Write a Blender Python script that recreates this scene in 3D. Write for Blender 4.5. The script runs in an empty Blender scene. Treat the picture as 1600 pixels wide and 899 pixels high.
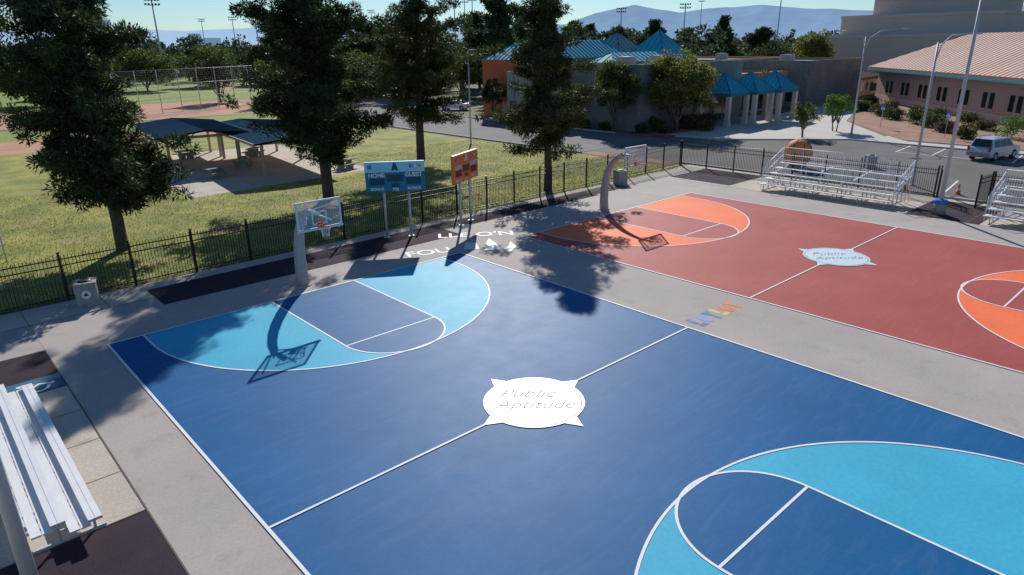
import bpy, math, random
import numpy as np
from mathutils import Vector, Matrix
random.seed(7); rng=np.random.default_rng(7)
S=bpy.context.scene
COL=bpy.context.collection
# ------------------------------------------------------------------ materials
def mat(name,col,rough=.8,var=.15,scale=1.0,var2=.1,scale2=12.0,bump=0.0,bscale=30.0,metal=0.0,spec=.3,tint=None,tscale=.15,tint2=None,t2scale=.5):
    m=bpy.data.materials.new(name);m.use_nodes=True;nt=m.node_tree;N=nt.nodes;L=nt.links
    b=N['Principled BSDF'];b.inputs['Roughness'].default_value=rough;b.inputs['Metallic'].default_value=metal
    b.inputs['Specular IOR Level'].default_value=spec
    tc=N.new('ShaderNodeTexCoord')
    def noise(s,d=4):
        n=N.new('ShaderNodeTexNoise');n.inputs['Scale'].default_value=s;n.inputs['Detail'].default_value=d
        L.new(tc.outputs['Object'],n.inputs['Vector']);return n
    def ramp(src,lo,hi,c0,c1):
        r=N.new('ShaderNodeValToRGB');r.color_ramp.elements[0].position=lo;r.color_ramp.elements[1].position=hi
        r.color_ramp.elements[0].color=(*c0,1);r.color_ramp.elements[1].color=(*c1,1);L.new(src,r.inputs[0]);return r
    def mul(a,bb):
        x=N.new('ShaderNodeMix');x.data_type='RGBA';x.blend_type='MULTIPLY';x.inputs[0].default_value=1
        L.new(a,x.inputs[6]);L.new(bb,x.inputs[7]);return x.outputs[2]
    n1=noise(scale)
    r=ramp(n1.outputs['Fac'],.3,.7,[max(0,c*(1-var)) for c in col],[c*(1+var) for c in col])
    out=r.outputs[0]
    def tinted(out,tint,ts,lo,hi,d):
        n3=noise(ts,d);f=ramp(n3.outputs['Fac'],lo,hi,(0,0,0),(1,1,1))
        x=N.new('ShaderNodeMix');x.data_type='RGBA';L.new(f.outputs[0],x.inputs[0]);L.new(out,x.inputs[6]);x.inputs[7].default_value=(*tint,1);return x.outputs[2]
    if tint: out=tinted(out,tint,tscale,.42,.62,4)
    if tint2: out=tinted(out,tint2,t2scale,.56,.70,6)
    if var2:
        n2=noise(scale2,6);r2=ramp(n2.outputs['Fac'],.3,.7,(1-var2,)*3,(1+var2,)*3);out=mul(out,r2.outputs[0])
    L.new(out,b.inputs['Base Color'])
    if bump:
        n4=noise(bscale,5);bp=N.new('ShaderNodeBump');bp.inputs['Strength'].default_value=bump;bp.inputs['Distance'].default_value=.02
        L.new(n4.outputs['Fac'],bp.inputs['Height']);L.new(bp.outputs[0],b.inputs['Normal'])
    return m
def court_mat(name,col,rough=.5,scuff=.10,spec=.4):
    m=mat(name,col,rough,.08,.35,.06,9,0,60,spec=spec)
    nt=m.node_tree;N=nt.nodes;L=nt.links;b=N['Principled BSDF']
    src=b.inputs['Base Color'].links[0].from_socket
    tc=N.new('ShaderNodeTexCoord')
    def streak(rot,loc,sc,stretch,lo,hi):
        mp=N.new('ShaderNodeMapping');mp.inputs['Location'].default_value=loc;mp.inputs['Rotation'].default_value=(0,0,rot);mp.inputs['Scale'].default_value=(1,stretch,1)
        L.new(tc.outputs['Object'],mp.inputs['Vector']);n=N.new('ShaderNodeTexNoise');n.inputs['Scale'].default_value=sc;n.inputs['Detail'].default_value=7;n.inputs['Roughness'].default_value=.62;n.inputs['Distortion'].default_value=1.2
        L.new(mp.outputs[0],n.inputs['Vector']);r=N.new('ShaderNodeValToRGB');r.color_ramp.elements[0].position=lo;r.color_ramp.elements[0].color=(0,0,0,1);r.color_ramp.elements[1].position=hi;r.color_ramp.elements[1].color=(1,1,1,1)
        L.new(n.outputs['Fac'],r.inputs[0]);return r.outputs[0]
    a=streak(.5,(3,1,0),.5,5,.52,.78);c=streak(-.9,(9,4,0),.4,7,.54,.78)
    mx=N.new('ShaderNodeMath');mx.operation='MAXIMUM';L.new(a,mx.inputs[0]);L.new(c,mx.inputs[1])
    mu2=N.new('ShaderNodeMath');mu2.operation='MULTIPLY';L.new(mx.outputs[0],mu2.inputs[0]);mu2.inputs[1].default_value=scuff
    x=N.new('ShaderNodeMix');x.data_type='RGBA';L.new(mu2.outputs[0],x.inputs[0]);L.new(src,x.inputs[6]);x.inputs[7].default_value=(.5,.5,.5,1)
    L.new(x.outputs[2],b.inputs['Base Color'])
    n5=N.new('ShaderNodeTexNoise');n5.inputs['Scale'].default_value=1.3;n5.inputs['Detail'].default_value=6;L.new(tc.outputs['Object'],n5.inputs['Vector'])
    mr=N.new('ShaderNodeMapRange');mr.inputs['To Min'].default_value=rough-.03;mr.inputs['To Max'].default_value=rough+.04;L.new(n5.outputs['Fac'],mr.inputs['Value']);L.new(mr.outputs[0],b.inputs['Roughness'])
    return m
def leaf_mat(name,c0,c1,trans=.3,rough=.6):
    m=bpy.data.materials.new(name);m.use_nodes=True;nt=m.node_tree;N=nt.nodes;L=nt.links
    b=N['Principled BSDF'];b.inputs['Roughness'].default_value=rough;b.inputs['Specular IOR Level'].default_value=.2
    g=N.new('ShaderNodeNewGeometry');r=N.new('ShaderNodeValToRGB')
    r.color_ramp.elements[0].color=(*c0,1);r.color_ramp.elements[1].color=(*c1,1)
    tc=N.new('ShaderNodeTexCoord');n=N.new('ShaderNodeTexNoise');n.inputs['Scale'].default_value=.8;L.new(tc.outputs['Object'],n.inputs['Vector'])
    a=N.new('ShaderNodeMath');a.operation='ADD';a.use_clamp=True;mm=N.new('ShaderNodeMath');mm.operation='MULTIPLY_ADD'
    L.new(n.outputs['Fac'],mm.inputs[0]);mm.inputs[1].default_value=1.6;mm.inputs[2].default_value=-.75
    m3=N.new('ShaderNodeMath');m3.operation='MULTIPLY';L.new(g.outputs['Random Per Island'],m3.inputs[0]);m3.inputs[1].default_value=.8
    L.new(m3.outputs[0],a.inputs[0]);L.new(mm.outputs[0],a.inputs[1]);L.new(a.outputs[0],r.inputs[0])
    L.new(r.outputs[0],b.inputs['Base Color'])
    t=N.new('ShaderNodeBsdfTranslucent');L.new(r.outputs[0],t.inputs['Color'])
    mx=N.new('ShaderNodeMixShader');mx.inputs[0].default_value=trans;L.new(b.outputs[0],mx.inputs[1]);L.new(t.outputs[0],mx.inputs[2])
    L.new(mx.outputs[0],N['Material Output'].inputs['Surface'])
    return m
M={}
M['ground']=mat('ground_far',(.15,.14,.075),.95,.3,.02,.25,.4,tint=(.09,.11,.04),tscale=.008)
M['grass']=mat('grass',(.34,.32,.08),.95,.25,.5,.4,9,.6,25,tint=(.19,.22,.05),tscale=.30,tint2=(.38,.29,.14),t2scale=.35)
M['field']=mat('field_grass',(.23,.29,.065),.95,.15,.1,.2,3,.3,10)
M['dirt']=mat('infield_dirt',(.50,.27,.17),.95,.12,.2,.12,4)
M['gravel']=mat('landscape_gravel',(.33,.19,.13),.95,.2,.6,.3,18,.5,20)
M['slab']=mat('concrete_slab',(.45,.395,.36),.8,.07,.5,.07,14,.1,60,spec=.15,tint=(.41,.365,.34),tscale=.3,tint2=(.385,.34,.31),t2scale=1.1)
M['walk']=mat('sidewalk_concrete',(.56,.49,.415),.85,.10,.8,.12,16,.15,50,spec=.15,tint=(.49,.43,.365),tscale=.4,tint2=(.41,.36,.31),t2scale=1.0)
M['walk2']=mat('plaza_concrete',(.56,.52,.48),.85,.08,.3,.06,10,spec=.15)
M['joint']=mat('joint',(.14,.12,.10),.9)
M['pad']=mat('rubber_paving',(.052,.036,.048),.9,.15,1,.5,60,.3,80,spec=.1)
M['asphalt']=mat('asphalt',(.165,.16,.155),.9,.15,.25,.2,20,.2,50,spec=.12)
M['road']=mat('road_asphalt',(.20,.19,.185),.9,.1,.25,.15,20,spec=.12)
M['blue']=court_mat('court_dark_blue',(.008,.115,.30),.56,.06,.10)
M['lblue']=court_mat('court_light_blue',(.060,.43,.62),.56,.05,.10)
M['red']=court_mat('court_red',(.42,.095,.085),.62,.07,.10)
M['orange']=court_mat('court_orange',(.95,.20,.08),.62,.05,.10)
M['line']=mat('line_paint',(.78,.80,.80),.6,.04,2,.06,30,spec=.2)
M['medal']=mat('medallion_paint',(.80,.80,.79),.45,.03,2,.03,20,spec=.3)
M['medal2']=mat('medallion_paint_pale',(.60,.71,.76),.6,.06,3,.05,20,spec=.2)
M['script']=mat('script_paint',(.56,.57,.56),.8,.3,5,spec=.08)
M['scriptb']=mat('script_blue',(.12,.28,.42),.6,.3,6,spec=.2)
M['accblue']=mat('accessible_blue',(.03,.13,.22),.7,.2,3,.2,20)
M['black']=mat('black_steel',(.012,.012,.014),.5,.1,spec=.4)
M['steel']=mat('galvanised_steel',(.52,.54,.56),.5,.1,2,.05,20,metal=.15)
M['alu']=mat('aluminium',(.78,.79,.80),.5,.05,2,.05,30,metal=.2,spec=.4)
M['concpole']=mat('concrete_pole',(.48,.42,.38),.8,.1,3,.1,30,spec=.15)
M['white']=mat('white_paint',(.78,.78,.78),.5,.03)
M['rim']=mat('rim_orange',(.65,.06,.03),.4,.05)
M['sbblue']=mat('scoreboard_blue',(.025,.20,.32),.45,.05)
M['sbdark']=mat('scoreboard_display',(.015,.07,.12),.3,.05)
M['sbhead']=mat('scoreboard_header',(.34,.70,.84),.5,.05)
M['sborange']=mat('scoreboard_orange',(.90,.22,.05),.45,.05)
M['sbodark']=mat('scoreboard_display_red',(.16,.03,.02),.4,.05)
M['bin']=mat('bin_concrete',(.34,.32,.295),.85,.2,5,.3,60,spec=.1)
M['bark']=mat('bark',(.10,.07,.055),.95,.3,3,.3,15,.8,12)
M['barkl']=mat('bark_light',(.17,.13,.10),.95,.3,3,.3,15)
M['teal']=mat('teal_metal_roof',(.06,.38,.50),.7,.08,.3,.05,3,spec=.12)
M['tealrib']=mat('teal_rib',(.03,.20,.28),.7,.05,spec=.1)
M['greyroof']=mat('grey_metal_roof',(.24,.32,.35),.7,.08,.3,spec=.1)
M['canopy']=mat('canopy_roof_blue',(.06,.13,.21),.9,.1,.3,.05,3,spec=0)
M['canrib']=mat('canopy_rib',(.03,.07,.12),.9,spec=0)
M['tan']=mat('tan_steel',(.50,.38,.25),.6,.05)
M['obrick']=mat('orange_stucco',(.52,.14,.06),.85,.1,.4,.1,6)
M['cmu']=mat('grey_block',(.23,.235,.22),.9,.12,.5,.15,5)
M['cmu2']=mat('grey_block_light',(.33,.32,.295),.9,.12,.5,.15,5)
M['stone']=mat('stone_block',(.24,.22,.19),.9,.15,.7,.25,4)
M['roofflat']=mat('flat_roof',(.38,.36,.34),.9,.1,.1,spec=.1)
M['fascia']=mat('orange_fascia',(.58,.29,.18),.8,.05)
M['glass']=mat('dark_window',(.02,.03,.035),.12,.05,spec=.6)
M['salroof']=mat('salmon_metal_roof',(.62,.42,.34),.75,.06,.2,.05,3,spec=.12)
M['salrib']=mat('salmon_rib',(.38,.24,.18),.75,.05,spec=.1)
M['pink']=mat('pink_stucco',(.58,.40,.33),.9,.06,.2)
M['pinkl']=mat('pale_stucco',(.64,.52,.45),.9,.06,.2)
M['beige']=mat('beige_stucco',(.60,.48,.41),.9,.05,.1)
M['brownroof']=mat('brown_tile_roof',(.18,.10,.072),.9,.2,1,.2,8,spec=.1)
M['carsil']=mat('car_paint_silver',(.60,.62,.65),.3,.03,metal=.3,spec=.6)
M['carwht']=mat('car_paint_white',(.75,.76,.77),.3,.03,spec=.6)
M['tyre']=mat('tyre',(.02,.02,.02),.9)
M['tail']=mat('tail_light',(.45,.02,.015),.3)
M['cone']=mat('cone_orange',(.85,.14,.03),.5)
M['ball']=mat('basketball_orange',(.92,.30,.10),.7,.06,3,spec=.1)
M['yellow']=mat('mark_yellow',(.72,.52,.10),.6,spec=.1);M['orn']=mat('mark_orange',(.72,.24,.08),.6,spec=.1)
M['mblue']=mat('mark_blue',(.08,.22,.55),.6,spec=.1);M['mpurp']=mat('mark_violet',(.28,.34,.60),.6,spec=.1)
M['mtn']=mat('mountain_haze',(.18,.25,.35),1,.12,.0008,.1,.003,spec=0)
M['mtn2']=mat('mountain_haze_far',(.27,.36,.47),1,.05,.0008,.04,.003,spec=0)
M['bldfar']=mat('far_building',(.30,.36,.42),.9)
for k,e in (('mtn',(.115,.195,.30)),('mtn2',(.21,.31,.42)),('bldfar',(.12,.19,.27))):   # haze put into the material: emission stands in for airlight
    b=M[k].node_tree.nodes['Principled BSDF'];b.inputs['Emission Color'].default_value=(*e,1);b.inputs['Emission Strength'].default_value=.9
M['redkerb']=mat('kerb_red',(.45,.07,.05),.8)
M['pine']=leaf_mat('pine_needles',(.014,.030,.012),(.085,.120,.036),.28)
M['pine2']=leaf_mat('pine_needles_b',(.017,.034,.014),(.11,.14,.04),.30)
M['leaf']=leaf_mat('leaves_green',(.04,.065,.015),(.17,.21,.045),.4)
M['leafy']=leaf_mat('leaves_yellow_green',(.08,.10,.02),(.31,.32,.08),.45)
M['leafd']=leaf_mat('leaves_dark',(.022,.045,.017),(.10,.14,.048),.32)
M['leaff']=leaf_mat('leaves_far',(.030,.055,.032),(.12,.16,.075),.3)  # bluish greens: distance haze tinted into the leaf colour
M['shrub']=leaf_mat('shrub_leaves',(.035,.06,.018),(.16,.20,.05),.25)
M['shrubb']=leaf_mat('shrub_brown',(.07,.05,.025),(.24,.18,.09),.25)
M['shrubg']=leaf_mat('shrub_bright',(.05,.12,.02),(.18,.34,.05),.3)
M['blade']=leaf_mat('grass_blades',(.14,.15,.035),(.40,.37,.10),.35)
g=bpy.data.materials.new('clear_board');g.use_nodes=True
N=g.node_tree.nodes;L=g.node_tree.links;t=N.new('ShaderNodeBsdfTransparent');t.inputs[0].default_value=(.93,.96,.97,1);mx=N.new('ShaderNodeMixShader');mx.inputs[0].default_value=.2
N['Principled BSDF'].inputs['Base Color'].default_value=(.7,.75,.78,1);N['Principled BSDF'].inputs['Roughness'].default_value=.2
L.new(t.outputs[0],mx.inputs[1]);L.new(N['Principled BSDF'].outputs[0],mx.inputs[2]);L.new(mx.outputs[0],N['Material Output'].inputs['Surface']);M['clear']=g
# ------------------------------------------------------------------ builders
def empty(name,loc=(0,0,0),rz=0,parent=None):
    e=bpy.data.objects.new(name,None);e.location=loc;e.rotation_euler=(0,0,rz);e.empty_display_size=.5
    COL.objects.link(e);e.parent=parent;return e
class MB:
    def __init__(s): s.v=[];s.f=[];s.m=[];s.ml=[];s.sm=[]
    def mi(s,k):
        if k not in s.ml: s.ml.append(k)
        return s.ml.index(k)
    def add(s,vs,fs,k,sm=False):
        o=len(s.v);s.v+= [tuple(v) for v in vs];i=s.mi(k)
        for f in fs: s.f.append(tuple(o+a for a in f));s.m.append(i);s.sm.append(sm)
    def box(s,c,d,k,rz=0,rx=0,ry=0):
        R=Matrix.Rotation(rz,3,'Z')@Matrix.Rotation(ry,3,'Y')@Matrix.Rotation(rx,3,'X');c=Vector(c)
        vs=[c+R@Vector((x*d[0]/2,y*d[1]/2,z*d[2]/2)) for z in(-1,1) for x,y in((-1,-1),(1,-1),(1,1),(-1,1))]
        s.add(vs,[(3,2,1,0),(4,5,6,7),(0,1,5,4),(1,2,6,5),(2,3,7,6),(3,0,4,7)],k)
    def bb(s,a,b,k): s.box([(a[i]+b[i])/2 for i in range(3)],[abs(b[i]-a[i]) for i in range(3)],k)
    def tube(s,pts,rad,k,n=10,caps=True,sm=True,flat=None):
        pts=[Vector(p) for p in pts]
        if not hasattr(rad,'__len__'): rad=[rad]*len(pts)
        vs=[];ref=None
        for i,p in enumerate(pts):
            t=(pts[min(i+1,len(pts)-1)]-pts[max(i-1,0)]).normalized()
            if ref is None: ref=Vector((1,0,0)) if abs(t.x)<.8 else Vector((0,1,0))
            u=(ref-t*ref.dot(t)).normalized();w=t.cross(u);ref=u
            for j in range(n):
                a=2*math.pi*j/n;fx=flat if flat else 1
                vs.append(p+(u*math.cos(a)*fx+w*math.sin(a))*rad[i])
        fs=[(i*n+j,i*n+(j+1)%n,(i+1)*n+(j+1)%n,(i+1)*n+j) for i in range(len(pts)-1) for j in range(n)]
        s.add(vs,fs,k,sm)
        if caps:
            o=len(s.v)-len(vs);i=s.mi(k)
            s.f.append(tuple(o+j for j in reversed(range(n))));s.m.append(i);s.sm.append(False)
            s.f.append(tuple(o+(len(pts)-1)*n+j for j in range(n)));s.m.append(i);s.sm.append(False)
    def poly(s,pts,z,k): s.add([(p[0],p[1],z if z is not None else p[2]) for p in pts],[tuple(range(len(pts)))],k)
    def quad(s,a,b,c,d,k): s.add([a,b,c,d],[(0,1,2,3)],k)
    def tri(s,a,b,c,k): s.add([a,b,c],[(0,1,2)],k)
    def prism(s,pts,z0,z1,k,ktop=None):
        n=len(pts);s.add([(p[0],p[1],z0) for p in pts]+[(p[0],p[1],z1) for p in pts],[(i,(i+1)%n,n+(i+1)%n,n+i) for i in range(n)],k)
        s.poly(pts,z1,ktop or k)
    def strip(s,pts,w,z,k,closed=False):
        P=[Vector(p[:2]) for p in pts];n=len(P);vs=[]
        for i in range(n):
            a=P[(i-1)%n] if (closed or i>0) else P[i];b=P[(i+1)%n] if (closed or i<n-1) else P[i]
            d1=(P[i]-a);d2=(b-P[i]);d1=d1.normalized() if d1.length>1e-6 else d2.normalized();d2=d2.normalized() if d2.length>1e-6 else d1
            t=(d1+d2).normalized();nn=Vector((-t.y,t.x));c=max(.3,nn.dot(Vector((-d1.y,d1.x))))
            vs+= [(P[i]+nn*w/2/c).to_3d()+Vector((0,0,z)),(P[i]-nn*w/2/c).to_3d()+Vector((0,0,z))]
        m=n if closed else n-1
        s.add(vs,[(2*i,2*i+1,2*((i+1)%n)+1,2*((i+1)%n)) for i in range(m)],k)
    def sphere(s,c,r,k,nu=24,nv=14,sc=(1,1,1)):
        vs=[];
        for i in range(nv+1):
            a=math.pi*i/nv
            for j in range(nu):
                b=2*math.pi*j/nu;vs.append((c[0]+r*sc[0]*math.sin(a)*math.cos(b),c[1]+r*sc[1]*math.sin(a)*math.sin(b),c[2]+r*sc[2]*math.cos(a)))
        s.add(vs,[(i*nu+j,(i+1)*nu+j,(i+1)*nu+(j+1)%nu,i*nu+(j+1)%nu) for i in range(nv) for j in range(nu)],k,True)
    def obj(s,name,parent=None,loc=(0,0,0),rz=0,bevel=0):
        me=bpy.data.meshes.new(name);me.from_pydata(s.v,[],s.f)
        for k in s.ml: me.materials.append(M[k])
        me.polygons.foreach_set('material_index',s.m);me.polygons.foreach_set('use_smooth',s.sm);me.update()
        o=bpy.data.objects.new(name,me);o.location=loc;o.rotation_euler=(0,0,rz);COL.objects.link(o);o.parent=parent
        if bevel:
            b=o.modifiers.new('bevel','BEVEL');b.width=bevel;b.segments=2;b.limit_method='ANGLE'
        return o
def text(s,loc,rot,size,k,parent=None,shear=0,name='lettering',align='CENTER',bold=0,ext=0):
    c=bpy.data.curves.new(name,'FONT');c.body=s;c.size=size;c.shear=shear;c.align_x=align;c.align_y='CENTER';c.offset=bold;c.extrude=ext
    c.materials.append(M[k]);o=bpy.data.objects.new(name,c);o.location=loc;o.rotation_euler=rot;COL.objects.link(o);o.parent=parent;return o
def leaves(name,C,D,Ln,W,k,parent=None):
    n=len(C);D=D/np.maximum(np.linalg.norm(D,axis=1,keepdims=True),1e-6)
    Sd=np.cross(D,rng.normal(size=(n,3)));Sd/=np.maximum(np.linalg.norm(Sd,axis=1,keepdims=True),1e-6)
    Ln=Ln[:,None];W=W[:,None]
    V=np.stack([C,C+D*Ln*.45+Sd*W/2,C+D*Ln,C+D*Ln*.45-Sd*W/2],1).reshape(-1,3)
    me=bpy.data.meshes.new(name);me.vertices.add(4*n);me.vertices.foreach_set('co',V.astype(np.float32).ravel())
    me.loops.add(4*n);me.loops.foreach_set('vertex_index',np.arange(4*n,dtype=np.int32));me.polygons.add(n)
    me.polygons.foreach_set('loop_start',np.arange(0,4*n,4,dtype=np.int32));me.update(calc_edges=True)
    me.materials.append(M[k]);o=bpy.data.objects.new(name,me);COL.objects.link(o);o.parent=parent;return o
def clumps(cs,rad,per,ln,wd,outc=None,flat=.8):
    cs=np.array(cs);n=len(cs);rad=np.broadcast_to(np.asarray(rad,float),(n,))
    C=np.repeat(cs,per,0);R=np.repeat(rad,per)[:,None]
    d=rng.normal(size=C.shape);d/=np.linalg.norm(d,axis=1,keepdims=True)
    rr=rng.random((len(C),1))**.5
    P=C+d*R*rr*np.array([1,1,flat]);D=d+rng.normal(size=d.shape)*.6+np.array([0,0,.15])
    k=len(C);return P,D,ln*rng.uniform(.6,1.3,k),wd*rng.uniform(.6,1.3,k)
def pine(name,loc,H,Rm,z0,k='pine',lean=(0,0),limbs=95,per=80,seed=1,drop=.12,rad=.55,profile=.75,ls=.30,lw=.055):
    rd=random.Random(seed);E=empty(name,loc)
    mb=MB()
    bend=[(lean[0]*t*t+.15*math.sin(5*t+seed),lean[1]*t*t+.15*math.cos(4*t+seed)) for t in [i/10 for i in range(11)]]
    b0=bend[0];tp=[(b[0]-b0[0],b[1]-b0[1],H*.97*i/10) for i,b in enumerate(bend)]
    r0=.02*H+.03;mb.tube([(0,0,-.1)]+tp,[r0*1.35]+[r0*(1-i/10*.88) for i in range(11)],'bark',10)
    def tpos(z):
        f=max(0,min(9.999,z/(H*.097)));i=int(f);a=Vector(tp[i]);b=Vector(tp[i+1]);return a+(b-a)*(f-i)
    cs=[];cr=[]
    for i in range(limbs):
        t=(i+rd.random())/limbs;z=z0+(H-z0)*t
        if rd.random()<drop: continue
        az=i*2.4+rd.uniform(-.5,.5);prof=min(1,(.45+t/.18*.55))*(1-t)**profile+.05
        sect=.82+.28*math.sin(3*az+seed)+.15*math.sin(7*t*3+seed*2)
        R=Rm*prof*rd.uniform(.55,1.25)*sect;el=rd.uniform(-.05,.45)+.35*t
        p=tpos(z);d=Vector((math.cos(az)*math.cos(el),math.sin(az)*math.cos(el),math.sin(el)))
        sag=rd.uniform(-.12,.05);pts=[p+d*R*s+Vector((0,0,sag*R*s*s)) for s in(0,.35,.7,1)]
        mb.tube(pts,[r0*.32*(1-t*.6),r0*.2*(1-t*.6),.025,.012],'bark',5,False)
        m=max(2,int(R/.42))
        for j in range(m):
            s=.3+.7*(j+rd.random()*.6)/m;q=p+d*R*s+Vector((0,0,sag*R*s*s));w=.22*R*s
            cs.append((q.x+rd.uniform(-w,w),q.y+rd.uniform(-w,w),q.z+rd.uniform(-.15,.3)));cr.append(rad*rd.uniform(.5,1.15)*(1-.25*t))
            if rd.random()<.65:
                cs.append((q.x+rd.uniform(-w,w)*1.6,q.y+rd.uniform(-w,w)*1.6,q.z+rd.uniform(-.35,.4)));cr.append(rad*rd.uniform(.4,.9)*(1-.25*t))
    for j in range(6): q=tpos(H*(.9+.1*j/6));cs.append((q.x,q.y,q.z+.2));cr.append(.35)
    mb.obj('trunk',E)
    P,D,l,w=clumps(cs,cr,per,ls,lw,flat=.6);leaves('foliage',P,D,l,w,k,E)
    return E
def broadleaf(name,loc,H,R,k='leaf',z0=1.6,n=70,per=120,ls=.22,seed=3,cr=.24,trunks=1,bark='barkl',squash=1.0):
    rd=random.Random(seed);E=empty(name,loc);mb=MB();cz=(H+z0)/2;hz=(H-z0)/2*squash
    cs=[];crs=[]
    for i in range(n):
        az=rd.uniform(0,6.283);ph=math.acos(rd.uniform(-.8,1));rr=rd.uniform(.35,1)**.6*(.78+.22*math.sin(3*az+seed)*math.sin(2*ph+seed))
        c=(R*rr*math.sin(ph)*math.cos(az),R*rr*math.sin(ph)*math.sin(az),cz+hz*rr*math.cos(ph));cs.append(c);crs.append(R*cr*rd.uniform(.6,1.25))
    for t in range(trunks):
        a=t*2.3+seed;bx,by=(.25*math.cos(a),.25*math.sin(a)) if trunks>1 else (0,0)
        top=(bx*3,by*3,z0+.4*(H-z0));mb.tube([(bx,by,-.1),(bx*1.5,by*1.5,z0*.6),top],[.028*H/trunks**.5,.02*H/trunks**.5,.01*H],bark,8)
        for c in cs[t::max(1,n//9)]: mb.tube([(bx*1.5,by*1.5,z0*.6+.1),((bx*2+c[0])/2,(by*2+c[1])/2,(z0+c[2])/2),c],[.011*H,.007*H,.02],bark,5,False)
    mb.obj('trunk',E);P,D,l,w=clumps(cs,crs,per,ls,ls*.6);leaves('foliage',P,D,l,w,k,E);return E
def shrub(name,loc,R,H,k='shrub',seed=0,per=50,ls=.12):
    rd=random.Random(seed);cs=[];cr=[]
    for i in range(26):
        az=rd.uniform(0,6.28);r=R*.72*rd.random()**.5;h=H*(.15+.65*rd.random()*math.sqrt(max(0,1-(r/R)**2)))
        cs.append((r*math.cos(az),r*math.sin(az),h));cr.append(R*.34*rd.uniform(.7,1.2))
    P,D,l,w=clumps(cs,cr,per,ls,ls*.6);o=leaves(name,P,D,l,w,k);o.location=loc;return o
def arc(cx,cy,r,a0,a1,n=48): return [(cx+r*math.cos(math.radians(a0+(a1-a0)*i/n)),cy+r*math.sin(math.radians(a0+(a1-a0)*i/n))) for i in range(n+1)]
def rect(x0,y0,x1,y1): return [(x0,y0),(x1,y0),(x1,y1),(x0,y1)]
def sheet(name,pts,z,k):
    mb=MB();mb.poly(pts,z,k);return mb.obj(name)
# ------------------------------------------------------------------ ground sheets
G=30000
sheet('ground',rect(-G,-G,G,G),0,'ground')
sheet('lawn',[(-90,6.0),(42.3,6.6),(42.3,56),(-90,60)],.004,'grass')
n=90000
bx=rng.uniform(-14,42,n);by=6.1+rng.uniform(0,1,n)**1.4*26
keep=~((bx>10)&(bx<26.3)&(by>22.6))
bx=bx[keep];by=by[keep];n=len(bx)
ddir=np.stack([rng.normal(size=n)*.5,rng.normal(size=n)*.5,np.ones(n)],1)
leaves('grass_tufts',np.stack([bx,by,np.zeros(n)],1),ddir,rng.uniform(.04,.11,n),rng.uniform(.02,.05,n),'blade')
sheet('lawn_path',[(-14,6.2),(-5.2,6.2),(-1.6,9.6),(-3.6,30),(-5.0,30),(-3.4,10.2),(-6.2,7.4),(-14,7.4)],.010,'walk2')
sheet('dirt_path',[(-90,60),(42.3,56),(42.3,62),(12,69),(-90,72)],.004,'dirt')
sheet('outfield_grass',[(-90,72),(12,69),(42.3,62),(60,80),(-90,86)],.004,'field')
sheet('baseball_infield',[(-10,86),(60,80),(78,92),(60,112),(20,118),(-10,112)],.004,'dirt')
sheet('baseball_outfield',[(-60,119),(20,118.5),(60,112.5),(78,93),(150,150),(170,230),(-60,260)],.004,'field')
sheet('warning_track',[(60,150),(150,158),(160,172),(62,166)],.008,'dirt')
sheet('road',[(43.2,17.5),(56,17.5),(56,52),(66,66),(70,80),(60,84),(43.2,66)],.008,'road')
sheet('parking_lot',[(44.6,17.2),(44.6,-60),(67,-60),(67,3),(59,12),(58,17.2)],.008,'asphalt')
sheet('entrance_plaza',[(58.3,17.4),(59.3,12.2),(67.3,3.2),(72,1.5),(84,10.5),(112,19.5),(112,24),(88,21),(82,23),(58.3,23)],.012,'walk2')
sheet('planting_bed',[(58.4,19.3),(66.5,18.6),(67.5,22.8),(58.4,22.8)],.018,'gravel')
sheet('pavement',[(67.3,-60),(70,-60),(70,-1),(73,1.6),(67.3,3.1)],.008,'walk2')
sheet('landscape_bed',[(70.2,-60),(94,-60),(94,-12),(122,16),(122,20),(112,19.3),(84,10.3),(70.2,-1)],.010,'gravel')
mb=MB()
mb.poly(rect(-1.65,-60,38.2,4.2),.010,'slab');mb.poly(rect(-25,1.0,-1.66,3.9),.010,'slab')
mb.poly(rect(38.21,-60,44.2,6.4),.010,'walk');mb.poly(rect(33.5,4.21,38.2,6.4),.010,'walk')
mb.poly(rect(-25,3.91,2.6,5.9),.013,'walk');mb.poly([(2.61,5.05),(33.49,5.6),(33.49,6.4),(2.61,5.95)],.010,'walk')
mb.poly(rect(-5.2,-10.35,-1.66,-2.45),.010,'walk');mb.poly(rect(-25,-60,-5.21,.99),.010,'walk')
for x in(-4.5,-1.66,1.0): mb.strip([(x,3.92),(x,5.9)],.025,.0165,'joint')
for y in(-4.4,-6.4,-8.4): mb.strip([(-5.2,y),(-1.68,y)],.025,.0145,'joint')
for y in(-10.35,-2.45): mb.strip([(-5.2,y),(-1.68,y)],.03,.0135,'joint')
mb.strip([(-1.655,-60),(-1.655,1)],.035,.0215,'joint');mb.strip([(38.2,-60),(38.2,4.2)],.03,.0155,'joint')
mb.strip([(-25,3.905),(2.6,3.905)],.03,.0175,'joint')
for y in range(-24,6,3): mb.strip([(38.23,y),(44.2,y)],.03,.0145,'joint')
mb.strip([(-25,.99),(-1.7,.99)],.03,.0145,'joint')
mb.obj('concrete_pavement')
mb=MB()
mb.poly([(2.62,2.7),(17.4,2.7),(17.4,5.3),(2.62,5.04)],.014,'pad');mb.poly([(19,3.9),(30,3.9),(30,5.4),(19,5.25)],.014,'pad')
mb.poly(rect(-5.2,-1.25,-1.68,.97),.014,'pad');mb.poly(rect(-5.2,-60,-1.68,-10.4),.014,'pad')
mb.poly(rect(38.6,-.5,43.4,4.4),.014,'pad');mb.poly(rect(38.25,-15.6,43.4,-11.9),.014,'pad')
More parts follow.
